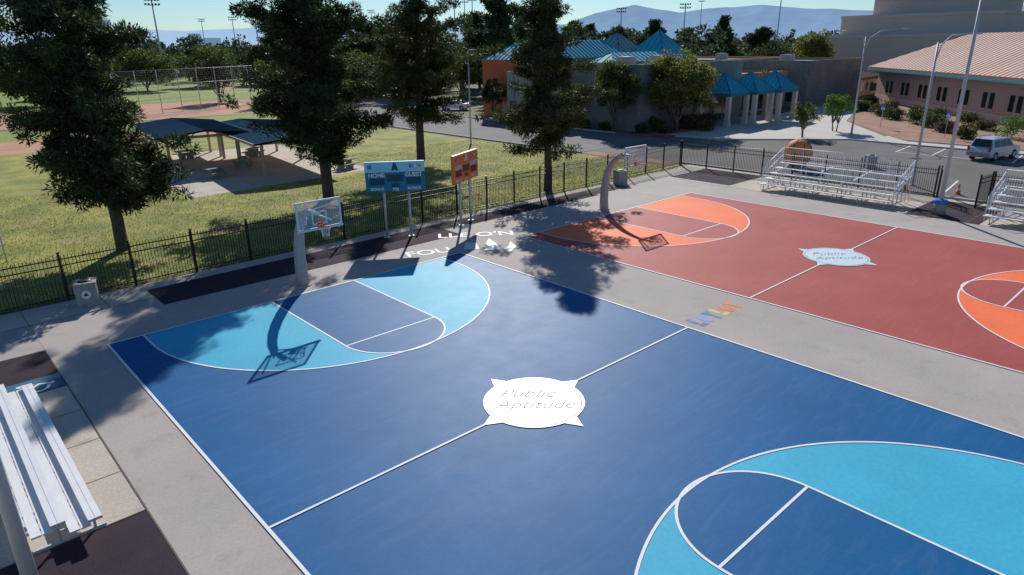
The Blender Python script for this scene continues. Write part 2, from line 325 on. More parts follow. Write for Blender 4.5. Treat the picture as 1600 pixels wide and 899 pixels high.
mb.obj('rubber_paving')
def wheelchair(mb,T,k,z):
    def P(l): return [T(a,b) for a,b in l]
    mb.poly(P(arc(-.05,.78,.11,0,360,14)[:-1]),z,k)
    mb.strip(P([(-.05,.62),(-.02,.2),(.33,.2),(.5,-.25),(.66,-.2)]),.10,z+.001,k)
    mb.strip(P([(-.03,.42),(.28,.42)]),.08,z+.002,k)
    mb.strip(P(arc(.0,-.05,.36,110,330,18)),.09,z+.003,k)
mb=MB();mb.poly(rect(-5.2,-2.42,-1.68,-1.27),.014,'accblue')
wheelchair(mb,lambda a,b:(-2.35+(.75*a-.66*b)*.72,-2.02+(.66*a+.75*b)*.72),'line',.018);mb.obj('accessible_floor_marking')
# ------------------------------------------------------------------ courts
def court(ox,cd,cl,cm,cs):
    E=empty('basketball_court',(ox,0,0));mb=MB();W=15.24;Ln=25.6
    mb.poly(rect(0,-Ln,W,0),.014,cd);ml=MB();zl=[.026]
    def line(p,closed=False,w=.065): ml.strip(p,w,zl[0],'line',closed);zl[0]+=.0008
    for far in(0,1):
        def T(p): return [(a,(-Ln-b) if far else b) for a,b in p]
        R=6.5;cx=W/2;cy=-1.05
        a3=[(cx-R,0)]+arc(cx,cy,R,180,360,72)+[(cx+R,0)]
        kk=[(5.79,0),(5.79,-5.79)]+arc(cx,-5.79,1.83,180,360,36)+[(9.45,-5.79),(9.45,0)]
        mb.poly(T(a3),.018,cl);mb.poly(T(kk),.022,cd)
        line(T(a3));line(T([(5.79,0),(5.79,-5.79)]+arc(cx,-5.79,1.83,180,360,36)[1:-1]+[(9.45,-5.79),(9.45,0)]))
        line(T([(5.79,-5.79),(9.45,-5.79)]))
    line([(0,0),(W,0),(W,-Ln),(0,-Ln)],True,.075)
    line([(0,-12.8),(6.0,-12.8)]);line([(9.24,-12.8),(W,-12.8)])
    mb.obj('painted_surface',E);ml.obj('court_lines',E)
    mm=MB();mc=(W/2+.1,-12.8);z=.034
    mm.poly([(mc[0]+a,mc[1]+b) for a,b in arc(0,0,1.42,0,360,64)[:-1]],z,cm)
    for a in(0,90,180,270):
        c,s=math.cos(math.radians(a)),math.sin(math.radians(a))
        mm.poly([(mc[0]+c*x-s*y,mc[1]+s*x+c*y) for x,y in((1.3,-.3),(1.85,0),(1.3,.3))],z-.003,cm)
    mm.strip([(mc[0]+a,mc[1]+b) for a,b in arc(0,0,1.33,0,360,64)[:-1]],.025,z+.003,cs,True)
    mm.obj('centre_medallion',E)
    text('Public',(mc[0]+.13,mc[1]+.45,z+.006),(0,0,-.75),.66,cs,E,.4,bold=-.010)
    text('Aptitude',(mc[0]-.15,mc[1]-.15,z+.006),(0,0,-.75),.62,cs,E,.4,bold=-.010)
    return E
court(0,'blue','lblue','medal','script');court(19.42,'red','orange','medal2','scriptb')
# plain coloured stand-in mark between the courts
mb=MB()
for i,k in enumerate(['mblue','mpurp','mblue','yellow','orn','orn']):
    x=15.9+i*.48;y0=-13.12;y1=-12.36;zz=.016
    if i%3==0: mb.poly([(x-.19,y0),(x+.19,y0),(x+.19,y0+.2),(x-.19,y0+.2)],zz,k);mb.poly([(x-.19,y0+.28),(x+.0,y0+.28),(x+.0,y1),(x-.19,y1)],zz,k)
    elif i%3==1:
        mb.poly([(x+.2*math.cos(a),(y0+y1)/2+.36*math.sin(a)) for a in [j*math.pi/9 for j in range(18)]],zz,k)
    else: mb.poly([(x-.2,y1),(x-.07,(y0+y1)/2),(x-.07,y0),(x+.07,y0),(x+.07,(y0+y1)/2),(x+.2,y1)],zz,k)
mb.obj('painted_emblem')
mb=MB()
mb.poly([(17.0,-1.6),(17.9,-1.1),(18.3,-.2),(17.7,-.75),(17.2,-.95)],.016,'line')
mb.poly([(16.2,-.5),(17.0,-.9),(17.6,.1),(17.9,1.0),(17.2,.4),(16.9,-.2)],.017,'line')
mb.poly([(15.7,.3),(16.3,-.15),(16.9,.8),(16.6,1.3)],.018,'line')
E=empty('painted_wordmark');mb.obj('emblem',E)
text("LLE O'N",(17.9,2.05,.020),(0,0,-.62),1.15,'line',E,bold=.015);text('FOU',(14.2,1.15,.020),(0,0,-.35),1.15,'line',E,bold=.015)
# ------------------------------------------------------------------ fence
def fence(name,pts,H=1.88):
    mb=MB()
    for (x0,y0),(x1,y1) in zip(pts[:-1],pts[1:]):
        Lg=math.hypot(x1-x0,y1-y0);a=math.atan2(y1-y0,x1-x0);ux,uy=math.cos(a),math.sin(a)
        n=int(round(Lg/2.4));
        for i in range(n+1):
            d=Lg*i/n;mb.box((x0+ux*d,y0+uy*d,(H+.08)/2),(.075,.075,H+.08),'black',a);mb.box((x0+ux*d,y0+uy*d,H+.1),(.095,.095,.03),'black',a)
        for z in(.18,H-.42,H-.16): mb.box(((x0+x1)/2,(y0+y1)/2,z),(Lg,.035,.04),'black',a)
        m=int(Lg/.125)
        for i in range(m):
            d=(i+.5)*Lg/m;x,y=x0+ux*d,y0+uy*d;mb.box((x,y,H/2+.04),(.019,.019,H-.1),'black',a)
    return mb.obj(name)
fence('iron_fence',[(-20,5.8),(0,5.97),(20,6.3),(43.4,6.85)]);fence('iron_fence',[(43.45,6.75),(44.1,-11.6)]);fence('iron_fence',[(44.1,-14.6),(44.1,-40)])
fence('iron_gate',[(44.1,-11.75),(42.6,-12.2)]);fence('iron_gate',[(44.1,-14.5),(42.4,-14.3)])
# ------------------------------------------------------------------ hoops
def hoop(loc,rz):
    E=empty('basketball_hoop',loc,rz);mb=MB()
    pts=[(0,0,0),(0,.03,.6),(0,.02,1.2),(0,-.06,1.8),(0,-.22,2.35),(0,-.5,2.85),(0,-.86,3.2),(0,-1.3,3.42)]
    mb.tube(pts,[.27,.25,.235,.22,.20,.175,.15,.12],'concpole',14);mb.tube([(0,0,0),(0,0,.06)],[.36,.34],'concpole',14);mb.obj('curved_pole',E)
    y=-2.15;mb=MB()
    mb.tube([(0,-1.25,3.42),(0,y+.06,3.42)],.07,'steel',8)
    for sx in(-.55,.55):
        mb.tube([(0,-1.2,3.38),(sx,y+.05,3.75)],.03,'steel',6);mb.tube([(0,-1.2,3.38),(sx,y+.05,3.1)],.03,'steel',6)
    mb.obj('bracket',E)
    mb=MB();mb.bb((-.88,y-.012,2.93),(.88,y+.012,3.92),'clear');mb.obj('board_panel',E)
    mb=MB()
    for z in(2.9,3.95): mb.box((0,y,z),(1.86,.06,.06),'white')
    for x in(-.9,.9): mb.box((x,y,3.425),(.06,.058,.99),'white')
    for z in(3.07,3.53): mb.box((0,y-.018,z),(.62,.008,.05),'white')
    for x in(-.285,.285): mb.box((x,y-.018,3.3),(.05,.008,.41),'white')
    mb.box((0,y-.02,2.87),(1.88,.10,.055),'white');mb.obj('board_frame',E)
    mb=MB();rc=(0,y-.40,3.05)
    mb.tube([(rc[0]+.235*math.cos(a),rc[1]+.235*math.sin(a),3.05) for a in [j*math.pi/12 for j in range(25)]],.016,'rim',6)
    mb.box((0,y-.10,3.05),(.16,.17,.03),'rim');mb.box((0,y-.04,3.0),(.22,.04,.22),'rim');mb.obj('rim',E)
    mb=MB()
    for j in range(12):
        for s in(1,-1):
            mb.tube([(rc[0]+r*math.cos(j*math.pi/6+s*t*.5),rc[1]+r*math.sin(j*math.pi/6+s*t*.5),3.04-.42*t) for t,r in((0,.23),(.35,.18),(.7,.135),(1,.13))],.006,'white',4,False)
    mb.obj('net',E);return E
for x in(7.62,27.04): hoop((x,1.0,0),0);hoop((x,-26.6,0),math.pi)
# ------------------------------------------------------------------ scoreboards
def scoreboard(loc,rz,pal,fl=False):
    E=empty('scoreboard',loc,rz);mb=MB();b,d,h=pal
    for x in(-.63,.63): mb.tube([(x,.12,0),(x,.12,2.6)],.065,'steel',10);mb.box((x,.12,.02),(.3,.3,.04),'steel')
    mb.obj('posts',E);mb=MB()
    mb.bb((-1.5,0,2.42),(1.5,.16,3.42),b);mb.bb((-1.5,-.01,3.42),(1.5,.16,3.95),h);mb.obj('cabinet',E,bevel=.01)
    mb=MB();y=-.006
    for x0,x1 in((-1.3,-.55),(.55,1.3)): mb.bb((x0,y,2.78),(x1,.01,3.12),d)
    mb.bb((-.42,y,2.95),(.42,.01,3.3),d);mb.bb((-.2,y,2.66),(.2,.01,2.86),d)
    mb.obj('displays',E)
    R=(math.pi/2,0,0)
    text('HOME',(-.93,-.008,3.27),R,.29,'white',E,bold=.008);text('GUEST',(.93,-.008,3.27),R,.29,'white',E,bold=.008)
    text('BONUS',(-.93,-.008,2.57),R,.2,'white',E,bold=.005);text('PER',(0,-.008,2.54),R,.2,'white',E,bold=.005);text('BONUS',(.93,-.008,2.57),R,.2,'white',E,bold=.005)
    mb=MB();yy=-.016
    def pl(p,k): mb.add([(a,yy,c) for a,c in p],[tuple(range(len(p)))],k)
    pl([(-.18,3.5),(-.04,3.5),(0,3.6),(.04,3.5),(.18,3.5),(.06,3.88),(-.06,3.88)],'sbdark' if not fl else 'white');pl([(-1.35,3.6),(-1.15,3.6),(-1.15,3.8),(-1.35,3.8)],'mblue')
    for i,k in enumerate(['mblue','mpurp','white','yellow','orn']): pl([(.78+i*.12+.055*math.cos(a),3.7+.1*math.sin(a)) for a in [j*math.pi/6 for j in range(12)]],k)
    mb.obj('emblems',E);return E
scoreboard((14.77,4.54,0),-.585,('sbblue','sbdark','sbhead'));scoreboard((19.2,4.3,0),.445,('sborange','sbodark','sborange'),True)
# ------------------------------------------------------------------ bleachers
def bleacher(x0,ya,yb,rows,dx,rise,run,rail):
    E=empty('bleachers',(0,0,0));mb=MB();fr=MB();Ly=abs(yb-ya);yc=(ya+yb)/2
    for i in range(rows):
        x=x0+dx*run*i;z=.43+rise*i
        for o in(-.065,.065): mb.box((x+o,yc,z),(.122,Ly,.045),'alu')
        for s in(-1,1): mb.box((x,yc+s*(Ly/2+.006),z),(.26,.012,.055),'steel')
        if i:
            for o in(.24,.44): mb.box((x-dx*o,yc,z-.30),(.18,Ly,.04),'alu')
    mb.obj('planks',E)
    n=max(2,int(Ly/1.6))
    for j in range(n+1):
        y=ya+(yb-ya)*(.04+.92*j/n);xe=x0+dx*run*(rows-1)
        fr.box(((x0+xe)/2,y,.03),(abs(xe-x0)+.4,.05,.05),'steel')
        for i in range(rows):
            x=x0+dx*run*i;z=.43+rise*i
            fr.bb((x-.025,y-.025,.05),(x+.025,y+.025,z-.03),'steel')
            if i: fr.box((x-dx*.28,y-.03,z-.345),(.52,.04,.045),'steel')
        if j<n and rail:
            y2=ya+(yb-ya)*(.04+.92*(j+1)/n);fr.tube([(xe+dx*.03,y,.1),(xe+dx*.03,y2,.43+rise*(rows-1)-.1)],.018,'steel',6)
    if rail:
        xe=x0+dx*run*(rows-1)+dx*.3;zt=.43+rise*(rows-1);
        for z in(.1,.5,1.0): fr.tube([(xe,ya,zt+z),(xe,yb,zt+z)],.024,'alu',6)
        m=int(Ly/1.2)
        for j in range(m+1): y=ya+(yb-ya)*j/m;fr.tube([(xe,y,.02),(xe,y,zt+1.0)],.024,'alu',6)
        for y in(ya,yb):
            for o in(.5,1.0): fr.tube([(x0+dx*.3,y,.43+o),(xe,y,zt+o)],.024,'alu',6)
            for i in range(rows): x=x0+dx*(.3+run*i);fr.tube([(x,y,.05),(x,y,.43+rise*i+1.0)],.022,'alu',6)
            for i in range(14):
                t=(i+.5)/14;x=x0+dx*.3+(xe-x0-dx*.3)*t;zz=.43+(zt-.43)*t;fr.tube([(x,y,zz+.1),(x,y,zz+.98)],.008,'alu',4,False)
        k=int(Ly/.13)
        for i in range(k): y=ya+(yb-ya)*(i+.5)/k;fr.tube([(xe,y,zt+.1),(xe,y,zt+.99)],.008,'alu',4,False)
    fr.obj('frame',E);return E
bleacher(-2.62,-2.6,-10.6,3,-1,.2,.62,False)
bleacher(38.75,-2.6,-10.9,5,1,.27,.68,True)
bleacher(38.75,-15.6,-24,5,1,.27,.68,True)
# ------------------------------------------------------------------ lamps
def lamp(loc,H,r=.11,arms=(),base=None,head=(.75,.30,.12),name='street_lamp'):
    mb=MB();mb.tube([(0,0,0),(0,0,H)],[r,r*.6],'steel',12);mb.tube([(0,0,0),(0,0,.08)],[r*1.8,r*1.7],'steel',12)
    if base:
        mb.tube([(0,0,0),(0,0,.62)],[.36,.35],'bin',16);mb.tube([(0,0,.62),(0,0,.86)],[.355,.34],'mblue',16)
    for a,ln,up in arms:
        c,s=math.cos(a),math.sin(a)
        mb.tube([(0,0,H-1.2),(c*ln*.12,s*ln*.12,H-.3+up*.3),(c*ln*.4,s*ln*.4,H+up*.8),(c*ln,s*ln,H+up)],[.045,.042,.038,.035],'steel',8)
        mb.box((c*(ln+.3),s*(ln+.3),H+up),head,'steel',a)
    return mb.obj(name,None,loc)
lamp((39.4,-13.3,0),13,.12,[(math.radians(-60),1.2,.3)],True)
lamp((47.2,-9.3,0),9.2,.10,[(math.radians(-75),1.6,.5)]);lamp((71.9,4.9,0),9.7,.11,[(math.radians(-65),3.2,.7),(math.radians(115),2.4,.6)])
lamp((39.9,29.4,0),8.9,.09,[(math.radians(-40),.2,.1)]);lamp((-3.9,-12.0,0),8.5,.13,[(math.radians(180),1.2,.2)])
def mast(loc,H,rz=0,w=3.2):
    mb=MB();mb.tube([(0,0,0),(0,0,H)],[.3,.16],'steel',8)
    for z in(H-.5,H-1.6):
        mb.box((0,0,z),(w,.12,.12),'steel')
        for i in range(5): mb.box((-w/2+w*i/4,-.2,z+.25),(.5,.4,.45),'black')
    return mb.obj('floodlight_mast',None,loc,rz)
def pol(az,r): return (-4+r*math.cos(math.radians(az)),-25+r*math.sin(math.radians(az)),0)
for az,r,H in((73.6,215,22),(60.8,290,30),(52,270,25),(51.2,330,29),(39,280,22),(34.2,260,22),(27.4,300,30),(33,420,32),(58.4,400,28),(68.5,380,24),(66.9,300,21),(70.6,460,26),(50.6,300,28)): mast(pol(az,r),H,math.radians(az-90))
# ------------------------------------------------------------------ street furniture
def bin_(loc,rz=0,mark=True):
    mb=MB();mb.box((0,0,.44),(.74,.74,.88),'bin');mb.box((0,0,.92),(.80,.80,.08),'bin')
    mb.tube([(0,0,.96),(0,0,1.02)],[.26,.2],'black',16)
    E=mb.obj('litter_bin',None,loc,rz,bevel=.02)
    if mark:
        m2=MB();m2.add([(.17*math.cos(a),-.375,.5+.17*math.sin(a)) for a in [j*math.pi/10 for j in range(20)]],[tuple(range(20))],'white');m2.obj('badge',E)
        m3=MB();m3.add([(.10*math.cos(a),-.379,.5+.10*math.sin(a)) for a in (1.57,3.66,5.76)],[(0,1,2)],'black');m3.obj('recycling_symbol',E)
    return E
bin_((.5,4.95,0),-.25);bin_((34.0,5.4,0),-.3,False);bin_((52.4,-4.5,0),0,False)
def cone(loc):
    mb=MB();mb.box((0,0,.02),(.38,.38,.04),'cone');mb.tube([(0,0,.04),(0,0,.28)],[.15,.105],'cone',14);mb.tube([(0,0,.28),(0,0,.45)],[.106,.07],'white',14,False);mb.tube([(0,0,.45),(0,0,.72)],[.069,.025],'cone',14)
    mb.obj('traffic_cone',None,loc)
cone((46,-12.4,0));cone((45.4,-9.4,0))
E=empty('basketball_sculpture',(48.7,-.4,0));mb=MB();mb.sphere((0,0,1.15),1.05,'ball',36,20);mb.obj('ball',E)
mb=MB()
for pl in range(3):
    pts=[]
    for j in range(41):
        a=2*math.pi*j/40;r=1.055
        p={0:(r*math.cos(a),r*math.sin(a),0),1:(r*math.cos(a),0,r*math.sin(a)),2:(0,r*math.cos(a),r*math.sin(a))}[pl];pts.append((p[0],p[1],p[2]+1.15))
    mb.tube(pts,.02,'black',5,False)
for s in(1,-1):
    pts=[]
    for j in range(33):
        a=2*math.pi*j/32;v=Vector((.62*math.cos(a),s*(.55+.18*math.cos(2*a)),.62*math.sin(a))).normalized()*1.055;pts.append((v.x,v.y,v.z+1.15))
    mb.tube(pts,.02,'black',5,False)
mb.obj('seams',E);mb=MB();mb.tube([(0,0,0),(0,0,.22)],[.75,.7],'walk',20);mb.obj('plinth',E)
def psign(loc,rz):
    mb=MB();mb.tube([(0,0,0),(0,0,2.5)],.03,'steel',6);mb.box((0,-.035,2.2),(.42,.015,.62),'mblue')
    o=mb.obj('accessible_parking_sign',None,loc,rz)
    m2=MB();wheelchair(m2,lambda a,b:(a*.3-.04,b*.3),'white',0)
    w=m2.obj('wheelchair_symbol',o);w.rotation_euler=(math.pi/2,0,0);w.location=(0,-.048,2.12)
psign((79.6,4.9,0),-1.2);psign((75.3,-2.9,0),-1.2)
mb=MB()
def kerb(pts,k='walk2',w=.15,h=.13):
    for (a,b),(c,d) in zip(pts[:-1],pts[1:]):
        mb.box(((a+c)/2,(b+d)/2,h/2),(math.hypot(c-a,d-b),w,h),k,math.atan2(d-b,c-a))
kerb([(42.8,17),(42.8,66)]);kerb([(56.2,24),(56.2,50)]);kerb([(44.3,7.2),(44.3,-40)],'walk2');kerb([(70,-40),(70.1,-1.1)])
kerb([(58.2,17.5),(59.2,12.2),(67.15,3.2),(67.15,-40)],'walk2');kerb([(56.3,20.5),(58.3,17.6)],'redkerb');kerb([(56.3,31),(56.3,20.7)],'redkerb');mb.obj('kerb')
sheet('planting_strip',[(56.3,23.2),(58.3,23.2),(58.3,50),(56.3,50)],.014,'gravel')
sheet('verge',[(42.9,8),(44.5,8),(44.5,17),(42.9,17)],.012,'gravel')
mb=MB()
for i in range(7): y=-3-i*2.9;mb.strip([(62,y),(66.9,y+.4)],.12,.014,'line')
for i in range(8): y=1-i*2.9;mb.strip([(46.2,y-1),(51,y-.4)],.12,.014,'line')
mb.strip([(62,-3),(62,-23)],.12,.017,'line')
mb.strip([(54,14),(56,6)],.12,.014,'line');mb.obj('parking_markings')
# ------------------------------------------------------------------ picnic shelter
sheet('picnic_slab',[(10.6,22.8),(25,23.8),(26,44.5),(11,44.5)],.010,'walk')
def shelter(loc,rz,w,l,zl,zr):
    E=empty('picnic_shelter',loc,rz);mb=MB()
    a=[(-w/2,-l/2,zl),(0,-l/2,zr),(0,l/2,zr),(-w/2,l/2,zl)];b=[(0,-l/2,zr),(w/2,-l/2,zl),(w/2,l/2,zl),(0,l/2,zr)]
    for q in(a,b):
        mb.quad(*q,'canopy');mb.quad(*[(x,y,z-.12) for x,y,z in reversed(q)],'tan')
    n=int(l/.6)
    for i in range(n+1):
        y=-l/2+l*i/n;mb.tube([(-w/2,y,zl+.02),(0,y,zr+.02),(w/2,y,zl+.02)],.025,'canrib',4,False)
    for x in(-w/2,w/2): mb.box((x,0,zl-.06),(.08,l,.2),'tan')
    mb.obj('roof',E);mb=MB()
    for x in(-w*.36,w*.36):
        for y in(-l*.4,0,l*.4): mb.box((x,y,(zl-.1)/2),(.2,.2,zl-.1),'tan')
    for y in(-l*.4,0,l*.4): mb.box((0,y,zl-.2),(w*.95,.16,.2),'tan')
    mb.obj('posts',E)
shelter((15.9,39,0),-.12,7.4,13,2.9,3.3);shelter((20.6,33.2,0),-.12,7.2,17,2.75,3.1)
def picnic(loc,rz):
    mb=MB();mb.box((0,0,.74),(1.8,.75,.07),'bin')
    for y in(-.65,.65): mb.box((0,y,.44),(1.8,.28,.06),'bin');mb.box((0,y,.2),(.3,.15,.41),'bin')
    for x in(-.5,.5): mb.box((x,0,.36),(.14,.55,.70),'bin');mb.box((x,0,.3),(.1,1.25,.08),'bin')
    mb.obj('picnic_table',None,loc,rz)
for p,r in(((14.5,29.5,0),.3),((12.5,37,0),.2),((18,33,0),1.2),((23.5,25.6,0),.4),((16,41,0),0),((21,38,0),.8)): picnic(p,r)
def bbq(loc):
    mb=MB();mb.tube([(0,0,0),(0,0,.8)],.05,'black',8);mb.box((0,0,.9),(.5,.4,.22),'black');mb.box((0,0,1.03),(.44,.34,.03),'steel');mb.obj('barbecue_grill',None,loc)
bbq((12.2,30.5,0))
mb=MB();mb.tube([(0,0,0),(0,0,1.9)],.035,'steel',6);mb.box((0,-.04,1.75),(.22,.02,.3),'white');mb.obj('sign_post',None,(-1.0,14.2,0))
mb=MB();a=Vector((22,88));b=Vector((50,101.5));
for i in range(9):
    p=a+(b-a)*i/8;mb.tube([(p.x,p.y,0),(p.x,p.y,6.5)],.06,'steel',6);
for z in(.1,2.2,4.3,6.5): mb.tube([(a.x,a.y,z),(b.x,b.y,z)],.03,'steel',5)
for i in range(80): p=a+(b-a)*i/79;mb.tube([(p.x,p.y,.1),(p.x,p.y,6.5)],.005,'steel',3,False)
for i in range(18): z=.1+i*.36;mb.tube([(a.x,a.y,z),(b.x,b.y,z)],.004,'steel',3,False)
mb.obj('chain_link_backstop')
# ------------------------------------------------------------------ buildings
def hip(mb,x0,y0,x1,y1,ze,zr,k,kr,hipl=None,sp=.8,ov=0):
    x0-=ov;y0-=ov;x1+=ov;y1+=ov;W=x1-x0;D=y1-y0;yc=(y0+y1)/2
    h=hipl if hipl is not None else D/2
    if W-2*h<.01: h=W/2
    A=(x0+h,yc,zr);B=(x1-h,yc,zr);c=[(x0,y0,ze),(x1,y0,ze),(x1,y1,ze),(x0,y1,ze)]
    if (B[0]-A[0])<.02:
        A=((x0+x1)/2,yc,zr)
        for i in range(4): mb.tri(c[i],c[(i+1)%4],A,k)
    else:
        mb.quad(c[0],c[1],B,A,k);mb.quad(c[2],c[3],A,B,k);mb.tri(c[1],c[2],B,k);mb.tri(c[3],c[0],A,k)
    mb.bb((x0,y0,ze-.35),(x1,y1,ze-.002),kr)
    n=int(W/sp)
    for i in range(1,n):
        x=x0+W*i/n;s=min(1,(x-x0)/h,(x1-x)/h)
        for sy,yy in((1,y0),(-1,y1)): mb.tube([(x,yy,ze+.02),(x,yy+sy*s*D/2,ze+s*(zr-ze)+.02)],.035,kr,4,False)
    n=int(D/sp)
    for i in range(1,n):
        y=y0+D*i/n;s=min(1,(y-y0)/(D/2),(y1-y)/(D/2))
        for sx,xx in((1,x0),(-1,x1)): mb.tube([(xx,y,ze+.02),(xx+sx*s*h,y,ze+s*(zr-ze)+.02)],.035,kr,4,False)
    for p in c: mb.tube([(p[0],p[1],ze+.03),((A if abs(p[0]-x0)<.01 else (B if (B[0]-A[0])>.02 else A)))],.06,kr,5,False)
def block(mb,x0,y0,x1,y1,h,k,par='fascia',ph=.5):
    mb.prism(rect(x0,y0,x1,y1),0,h-.3,k,'roofflat')
    t=.3
    for a,b in(((x0-.05,y0-.05),(x1+.05,y0+t)),((x0-.05,y1-t),(x1+.05,y1+.05)),((x0-.05,y0+t),(x0+t,y1-t)),((x1-t,y0+t),(x1+.05,y1-t))): mb.bb((a[0],a[1],h-.3-ph+.3),(b[0],b[1],h+.1),par)
E=empty('community_centre');mb=MB()
block(mb,57.2,33.2,88,43,6.1,'cmu2','cmu2');block(mb,58.6,22.9,80,33,7.1,'cmu','cmu',.3)
block(mb,59.2,43.2,84,50.2,7.4,'obrick','obrick');block(mb,88.2,35,118,58,6.7,'cmu2','fascia',.6)
block(mb,97,22,116,34.8,6.6,'stone','stone',.3);block(mb,80.2,25,96.8,34.8,5.2,'cmu2','fascia',.5)
mb.obj('walls',E)
mb=MB();hip(mb,60,43.8,83,49.8,7.55,9.9,'teal','tealrib',4,.8,.7);hip(mb,84.8,38.5,93.2,46.9,6.9,11.3,'teal','tealrib',None,.9)
hip(mb,87.5,49,97.5,59,6.9,11.2,'greyroof','canrib',None,1.0);hip(mb,77.5,50.9,86,60.0,7.6,11.4,'teal','tealrib',None,1.0)
hip(mb,68,34.2,86,42,6.3,8.2,'teal','tealrib',4,1.0)
mb.obj('teal_roofs',E)
mb=MB()
for cx,cy in((71.6,20.3),(76.3,19.6),(81.0,18.9),(73.4,25.2)): hip(mb,cx-2.3,cy-2.3,cx+2.3,cy+2.3,3.75,5.9,'teal','tealrib',None,.55)
mb.obj('entrance_roofs',E)
mb=MB()
for cx,cy in((71.6,20.3),(76.3,19.6),(81.0,18.9)):
    for dx in(-2,2): mb.box((cx+dx,cy-2,1.7),(.5,.5,3.4),'pinkl');mb.box((cx+dx,cy-2,.25),(.65,.65,.5),'pinkl')
for x,y in((69.6,22.1),(83,20.8)): mb.box((x,y,1.7),(.5,.5,3.4),'pinkl')
mb.obj('entrance_columns',E)
mb=MB()
mb.box((74,22.86,1.5),(8.5,.06,2.8),'glass');
for i in range(5): mb.box((70.2+i*1.9,22.82,1.5),(.08,.06,2.8),'tan')
for i in range(4): mb.bb((57.15,35+i*2.1,1.2),(57.25,36.2+i*2.1,2.6),'glass')
mb.bb((59.1,45,0.02),(59.25,46.1,2.2),'tan')
for i in range(6): mb.bb((96.93,24+i*1.8,.9),(97.05,25+i*1.8,2.4),'glass')
mb.box((89,24.95,1.5),(9,.08,2.2),'glass')
mb.obj('windows',E)
mb=MB()
for y in(34.9,38.3,41.6): mb.bb((57.12,y,.05),(57.24,y+.12,5.6),'cmu')
for z in(1.2,2.4,3.6,4.8): mb.bb((58.54,22.95,z),(58.63,32.9,z+.05),'stone');mb.bb((58.7,22.84,z),(79.9,22.93,z+.05),'stone')
mb.bb((59.12,43.3,4.6),(59.22,50.1,4.75),'fascia')
mb.obj('wall_courses',E)
mb=MB()
for x,y,z,w in((64,38.5,5.8,1.6),(62.5,28,6.8,1.8),(70,29,6.8,1.4),(100,50,6.4,2.2),(108,43,6.4,1.8),(104,29,6.3,2)): mb.box((x,y,z+.5),(w,w*.8,1.1),'roofflat');mb.box((x,y,z+1.09),(w*.8,w*.6,.08),'steel')
mb.obj('roof_plant',E)
E=empty('pink_stucco_building',(117.6,20.0,0),math.radians(222.6));mb=MB()
mb.prism(rect(0,0,52,18),0,5,'pink','pink');mb.bb((-.08,-.08,0),(52.08,-.003,1.0),'pinkl');mb.obj('walls',E)
mb=MB();hip(mb,0,0,52,18,5.3,10.1,'salroof','salrib',9,1.0,1.3);mb.bb((-1.36,-1.36,4.7),(53.36,19.36,4.949),'teal');mb.obj('roof',E)
mb=MB()
for i in range(9):
    x=3.5+i*5.4
    for d in(0,1.5): mb.bb((x+d,-.06,1.5),(x+d+.85,.02,3.3),'glass');mb.bb((x+d-.08,-.09,1.38),(x+d+.93,-.01,1.5),'pinkl')
mb.obj('windows',E)
E=empty('beige_gymnasium',(0,0,0));mb=MB()
for x0,y0,x1,y1,h in((165,9,190,53,10.3),(171,17,200,50,14.6),(176,22,205,45,20)): mb.prism(rect(x0,y0,x1,y1),0,h,'beige','roofflat');mb.bb((x0-.15,y0-.15,h-.5),(x1+.15,y1+.15,h+.15),'pinkl')
for i in range(5): mb.bb((164.9,14+i*7,2),(165.05,17+i*7,4.5),'glass')
for i in range(7): mb.bb((164.93,12+i*6,.1),(165.03,12.15+i*6,9.6),'pinkl')
mb.obj('walls',E)
def house(loc,rz,w,d,h,pk):
    E=empty('brown_roof_house',loc,rz);mb=MB();mb.prism(rect(0,0,w,d),0,h,'pinkl','pinkl');mb.obj('walls',E)
    mb=MB();hip(mb,0,0,w,d,h+.35,pk,'brownroof','brownroof',None,1.2,.8);mb.obj('roof',E)
    mb=MB()
    for i in range(4): mb.bb((-.04,1+i*2.8,.9),(.02,2.2+i*2.8,2.2),'glass');mb.bb((1+i*3,-.04,.9),(2.2+i*3,.02,2.2),'glass')
    mb.obj('windows',E)
house((121,25,0),.1,14,12,2.9,5.2);house((132,36,0),.1,13,12,3.2,5.6);house((128,14,0),.1,9,9,3,5.2)
mb=MB()
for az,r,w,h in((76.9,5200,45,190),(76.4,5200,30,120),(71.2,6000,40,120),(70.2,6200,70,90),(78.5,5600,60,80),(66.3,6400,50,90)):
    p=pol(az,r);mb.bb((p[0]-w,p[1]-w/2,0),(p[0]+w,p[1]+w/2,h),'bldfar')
mb.obj('distant_city_buildings')
